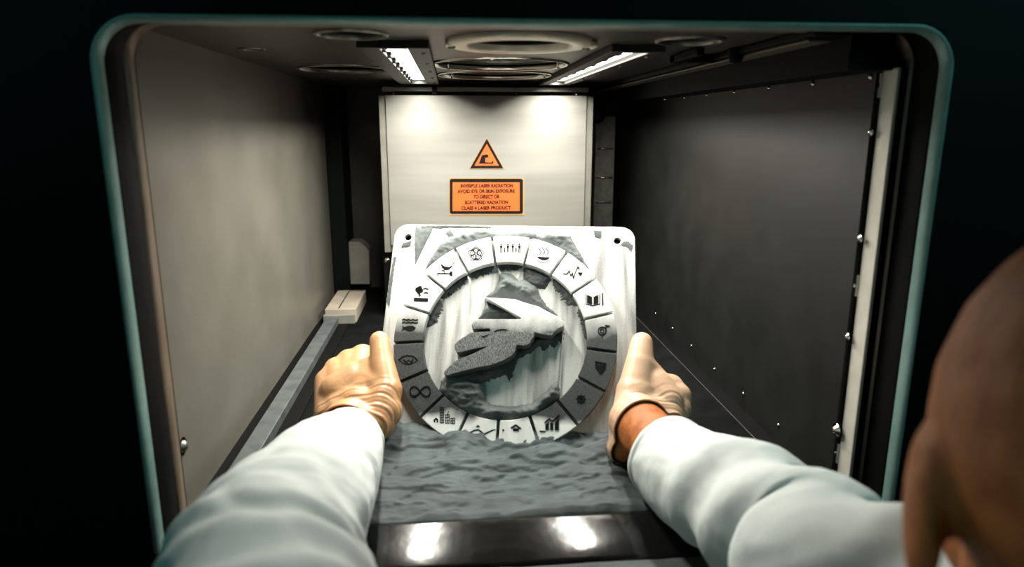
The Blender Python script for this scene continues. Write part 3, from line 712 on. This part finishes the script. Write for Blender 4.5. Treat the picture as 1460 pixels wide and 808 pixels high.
# ---- joints of the hands (world); each entry: a, b, radius a, radius b
def hand_caps(J, k=1.0): return [capsule(a, b, ra*k, rb*k) for a, b, ra, rb in J]
def fan(J, wrist, kn, pip, dip, tip, rk):
    for i in range(4):
        r0 = rk[i]; c0 = wrist+(kn[i]-wrist)*.32
        J += [(c0, kn[i], .0165, r0), (kn[i], pip[i], r0*.95, r0*.84), (pip[i], dip[i], r0*.80, r0*.72), (dip[i], tip[i], r0*.72, r0*.62)]
        if i < 3:   # webbing keeps the back of the hand one smooth surface
            for t in (.45,.65,.85,.97): J.append((wrist+(kn[i]-wrist)*t, wrist+(kn[i+1]-wrist)*t, .0150-.0025*t, .0150-.0025*t))
wl_ = P(497,607,.578)
lm = [P(517,509,.664), P(498,516,.661), P(480,527,.652), P(466,543,.642)]
lp = [P(533,512,.700), P(524,524,.700), P(517,540,.692), P(513,556,.682)]
VL = (-.004,-.022,-.040,-.057)
ld = [L(-.122,v,-.050) for v in VL]; lt_ = [L(-.098,v,-.0232) for v in VL]
JL = []
fan(JL, wl_, lm, lp, ld, lt_, (.0135,.0135,.0130,.0120))
tc, tm, ti, tt = P(533,600,.584), P(551,556,.604), P(545,520,.622), P(541,486,.640)
JL += [(wl_+Vector((.010,0,0)), tc, .021, .0185), (tc, tm, .0190, .0150), (tm, ti, .0145, .0120), (ti, tt, .0116, .0098),
       (P(524,548,.618), tm, .0170, .0150), (P(510,580,.600), P(545,585,.592), .021, .018), (P(512,535,.635), P(538,545,.615), .014, .0130),
       (P(526,532,.630), P(522,560,.612), .0160, .0190), (P(505,545,.626), P(485,560,.618), .0200, .0200),
       (lm[3], P(470,592,.598), .0120, .0140), (P(470,592,.598), P(500,590,.595), .0140, .020)]
fa_l = P(468,665,.500)
JLw = [(wl_, wl_+(fa_l-wl_)*.25, .0240, .0235), (wl_, fa_l, .0235, .025)]
wr_ = P(915,612,.560)
rm = [P(955,553,.604), P(964,566,.596), P(966,582,.586), P(960,596,.576)]
rp = [P(930,540,.650), P(934,556,.645), P(936,573,.635), P(932,588,.622)]
VR = (-.010,-.028,-.045,-.061)
rd = [L(.118,v,-.050) for v in VR]; rt = [L(.094,v,-.0232) for v in VR]
JR = []
fan(JR, wr_, rm, rp, rd, rt, (.0135,.0135,.0130,.0120))
rc, rmm, ri_, rtt = P(899,605,.565), P(906,560,.585), P(912,520,.600), P(915,489,.614)
JR += [(wr_, rc, .022, .0190), (rc, rmm, .0190, .0180), (rmm, ri_, .0175, .0140), (ri_, rtt, .0138, .0108), (ri_, P(935,545,.602), .0140, .0140),
       (P(932,552,.592), P(945,572,.582), .0185, .0190), (P(915,590,.572), P(945,595,.570), .0210, .0190),
       (rmm, rm[0], .0185, .0140), (P(930,575,.585), rm[1], .020, .015), (P(890,640,.552), rc, .0150, .0180), (P(890,640,.552), wr_, .0150, .020)]
fa_r = P(970,668,.490)
axr = (fa_r-wr_).normalized()
WS = Vector((.55,.0,-.75))*.0105   # the wrist is wider than it is thick
JRw = [(wr_+WS*-1, fa_r+WS*-1, .0236, .0240), (wr_+WS, fa_r+WS, .0236, .0240)]

# ---- arm / body joints
el_l = P(372,858,.31); sh_l = Vector((.005,-.02,.075)); el_r = P(1235,850,.29); sh_r = Vector((.385,-.02,.075))
HC = P(1692,735,.178); hx = Matrix.Rotation(math.radians(-27),3,'Z') @ Matrix.Rotation(math.radians(-28),3,'X')
def H(x,y,z): return HC + hx @ Vector((x,y,z))
person = empty('person', (.2,-.25,-.45), 'person in a white lab coat and latex gloves reaching in with both arms', 'person')
pinv = Matrix.Translation(-Vector((.2,-.25,-.45)))
shapes = hand_caps(JL,.82)+hand_caps(JLw,.98)+hand_caps(JR,.82)+hand_caps(JRw,1.0)
CL = [P(499,629,.553), P(480,654,.515), P(452,694,.462), P(408,765,.385), el_l, Vector((-.055,.15,.095)), sh_l+Vector((.01,0,0))]
CR = [P(950,652,.512), P(992,684,.47), P(1060,724,.41), P(1150,787,.345), el_r, Vector((.31,.13,.085)), sh_r-Vector((.01,0,0))]
for c in (CL, CR):
    for k in range(1,6): shapes.append(capsule(c[k], c[k+1], .022+.004*k, .026+.004*k))
shapes += [capsule(fa_l, CL[2], .025,.028), capsule(fa_r, CR[2], .026,.030),
  capsule(sh_l, sh_r, .048,.048), capsule((.19,-.06,.02),(.20,-.22,-.42),.11,.12), capsule((.14,-.06,.0),(.24,-.06,.0),.10,.10), capsule((.12,-.22,-.42),(.28,-.22,-.42),.10,.10),
  capsule((.195,-.04,.06), H(0,-.025,-.05), .055,.052)]
shapes += [ellipsoid(H(0,-.012,.022),(.074,.092,.080),hx), ellipsoid(H(0,.012,-.035),(.058,.070,.068),hx), ellipsoid(H(0,.052,-.088),(.024,.022,.018),hx),
  capsule(H(-.032,.072,.018),H(.032,.072,.018),.013,.013), capsule(H(0,.080,.012),H(0,.102,-.026),.007,.0115), capsule(H(-.011,.086,-.030),H(.011,.086,-.030),.008,.008),
  ellipsoid(H(-.036,.056,-.022),(.020,.020,.018),hx), ellipsoid(H(.036,.056,-.022),(.020,.020,.018),hx),
  capsule(H(-.017,.075,-.056),H(.017,.075,-.056),.0065,.0065), capsule(H(-.014,.073,-.066),H(.014,.073,-.066),.0075,.0075),
  ellipsoid(H(-.074,-.005,-.012),(.006,.018,.030),hx), ellipsoid(H(.074,-.005,-.012),(.006,.018,.030),hx)]
bme = organic(shapes, .0032, 5)
for v in bme.vertices: v.co = pinv @ v.co
bme.materials.clear(); link('body', bme, M['skin'], person, True)
def off(o): 
    for v in o.data.vertices: v.co = pinv @ v.co
    o.data.update(); return o
for s in (-1,1):
    v, f = ellipsoid(H(s*.031,.068,.002),(.0118,.0118,.0118)); off(mesh('eye', v, f, M['eye'], person, True))
# ---- gloves
def glove(JH, JW, wrist, fore, cuff_t, voxel, m, label, seed, cuff_r, offs=(Vector(),)):
    ax = (fore-wrist).normalized(); cuffp = wrist+ax*cuff_t
    sh = hand_caps(JH)+[capsule(wrist+o_, wrist+o_+ax*(cuff_t+.02), cuff_r[0], cuff_r[1]) for o_ in offs]
    pass
    me = organic(sh, voxel, 30)
    bm = bmesh.new(); bm.from_mesh(me); bpy.data.meshes.remove(me)
    bmesh.ops.bisect_plane(bm, geom=bm.verts[:]+bm.edges[:]+bm.faces[:], plane_co=cuffp, plane_no=ax, clear_outer=True)
    for v in bm.verts:
        t = (v.co-wrist).dot(ax)      # negative towards fingers
        k = max(0, min(1, (t+(.028 if seed == 1 else .018))/.020)); k = k*k*(3-2*k)
        if k > 0:
            w = noise.noise(v.co*22+Vector((seed,0,0)))
            rp_ = math.sin((t*1000/.9 + w*7.0))*.00030 + math.sin(t*1000/.5+w*11)*.00022
            v.co += v.normal*(rp_*k + .0006*k)
    bmesh.ops.recalc_face_normals(bm, faces=bm.faces)
    me = bpy.data.meshes.new('glove'); bm.to_mesh(me)
    # rolled rim along the cut
    rim = [v.co.copy() for v in bm.verts if abs((v.co-cuffp).dot(ax)) < .0009]
    c = sum(rim, Vector())/len(rim); x = ax.orthogonal().normalized(); y = ax.cross(x)
    nb = 48; bins = [[] for _ in range(nb)]
    for p in rim: d = p-c; bins[int((math.atan2(d.dot(y), d.dot(x))/(2*math.pi)+.5)*nb) % nb].append(math.hypot(d.dot(x), d.dot(y)))
    rr = [max(b) if b else None for b in bins]; av = sum(r for r in rr if r)/len([r for r in rr if r]); rr = [r or av for r in rr]
    mb = MB(); k = 8; vs = []
    for i in range(nb):
        a = ((i+.5)/nb-.5)*2*math.pi; d = x*math.cos(a)+y*math.sin(a)
        for j in range(k): b = 2*math.pi*j/k; vs.append(c + d*(rr[i]+.0010*math.cos(b)) + ax*(.0013*math.sin(b)))
    mb.add(vs, [(i*k+j, ((i+1)%nb)*k+j, ((i+1)%nb)*k+(j+1)%k, i*k+(j+1)%k) for i in range(nb) for j in range(k)])
    bm.free()
    for v in me.vertices: v.co = pinv @ v.co
    o = link('glove', me, m, person, True); o['label'] = label
    r = off(mb.build('cuff_rim', m, o, True))
    return o
glove(JL, JLw, wl_, fa_l, .012, .0011, M['glove_l'], 'amber latex glove gripping the left edge of the plate', 1, (.0240,.0255))
glove(JR, JRw, wr_, fa_r, .010, .0011, M['glove_r'], 'pale latex glove gripping the right edge of the plate', 2, (.0245,.0262), (WS*-1, WS))

# ---- coat
def catmull(pts, n):
    pts = [pts[0]*2-pts[1]]+pts+[pts[-1]*2-pts[-2]]; out = []
    seg = len(pts)-3
    for i in range(n):
        t = i/(n-1)*seg; k = min(int(t), seg-1); t -= k; a,b,c,d = pts[k:k+4]
        out.append(.5*((2*b)+(c-a)*t+(2*a-5*b+4*c-d)*t*t+(3*b-a-3*c+d)*t**3))
    return out
def sleeve(cl, rad, fold, n=230, m=120, parent=None, name='sleeve'):
    pts = catmull([Vector((*p, r)) if False else p for p in [Vector((c.x,c.y,c.z,r)) for c, r in zip(cl, rad)]], n)
    P3 = [Vector(p[:3]) for p in pts]; R_ = [p[3] for p in pts]
    T = [(P3[min(i+1,n-1)]-P3[max(i-1,0)]).normalized() for i in range(n)]
    x = T[0].cross(Vector((0,0,1))).normalized(); v = []; s = 0
    for i in range(n):
        if i: s += (P3[i]-P3[i-1]).length
        x = (x-T[i]*x.dot(T[i])).normalized(); y = T[i].cross(x)
        for j in range(m):
            a = 2*math.pi*j/m; d = x*math.cos(a)+y*math.sin(a)
            v.append(P3[i]+d*(R_[i]+fold(s, a, d, P3[i]+d*R_[i])))
    f = [(i*m+j, i*m+(j+1)%m, (i+1)*m+(j+1)%m, (i+1)*m+j) for i in range(n-1) for j in range(m)]
    o = mesh(name, v, f, M['coat'], parent, True); off(o)
    so = o.modifiers.new('s','SOLIDIFY'); so.thickness = .0014; so.offset = -1
    return o
tme = organic([capsule(sh_l+Vector((.004,0,0)), sh_r-Vector((.004,0,0)), .072,.072), capsule((.19,-.07,.0),(.20,-.22,-.42),.13,.145), capsule((.13,-.07,.0),(.25,-.07,.0),.115,.115), capsule((.11,-.22,-.42),(.29,-.22,-.42),.125,.125)], .006, 8)
bm = bmesh.new(); bm.from_mesh(tme)
bmesh.ops.bisect_plane(bm, geom=bm.verts[:]+bm.edges[:]+bm.faces[:], plane_co=(0,0,-.44), plane_no=(0,0,-1), clear_outer=True)
for v in bm.verts: v.co += v.normal*(noise.fractal(v.co*14,1,2,3)*.006)
bm.to_mesh(tme); bm.free()
for v in tme.vertices: v.co = pinv @ v.co
tme.materials.clear(); coat = link('coat', tme, M['coat'], person, True)
clm = mesh('collar', *MB().lathe([(.066,.0),(.070,.022),(.066,.034),(.060,.030),(.062,.0)], (.195,-.035,.085), 'z', 40).__dict__.values(), M['coat'], coat, True); off(clm)

def foldL(s, a, d, p):
    w = noise.noise(p*16)
    big = max(0, min(1, (s-.13)/.08))*(.45+.55*abs(noise.noise(p*9+Vector((4,4,0)))))*1.5; e = math.sin(s*2*math.pi/.044 + 3.2*w + 1.2*math.cos(a))
    small = noise.fractal(Vector((p.x*26, p.y*26, p.z*26)),1,2,4)
    lo = noise.noise(p*11+Vector((3,0,0)))
    crease = 1-min(1, abs(noise.noise(p*15+Vector((9,2,0))))*5)
    return .0062*big*e*(.6+.4*math.cos(a-2.2)) + .0018*small + .0045*lo*min(1,s/.03) - .0022*crease*min(1,s/.03) + (.0012 if s < .004 else 0)
def foldR(s, a, d, p):
    small = noise.fractal(p*24,1,2,4); lo = noise.noise(p*11+Vector((7,1,0)))
    k = min(1, s/.05)
    diag = math.sin(s*2*math.pi/.062 + 2.0*a + 2.2*noise.noise(p*9))
    crease = 1-min(1, abs(noise.noise(p*13+Vector((1,5,0))))*5)
    return .0030*diag*k*max(0,min(1,(s-.05)/.05)) + .0018*small + .004*lo*k - .0014*crease*k + (.0012 if s < .004 else 0)
sl_l = sleeve(CL, [.0285,.0365,.0450,.0505,.054,.060,.071], foldL, parent=coat)
sl_r = sleeve(CR, [.0350,.0395,.0440,.0470,.050,.060,.071], foldR, parent=coat)
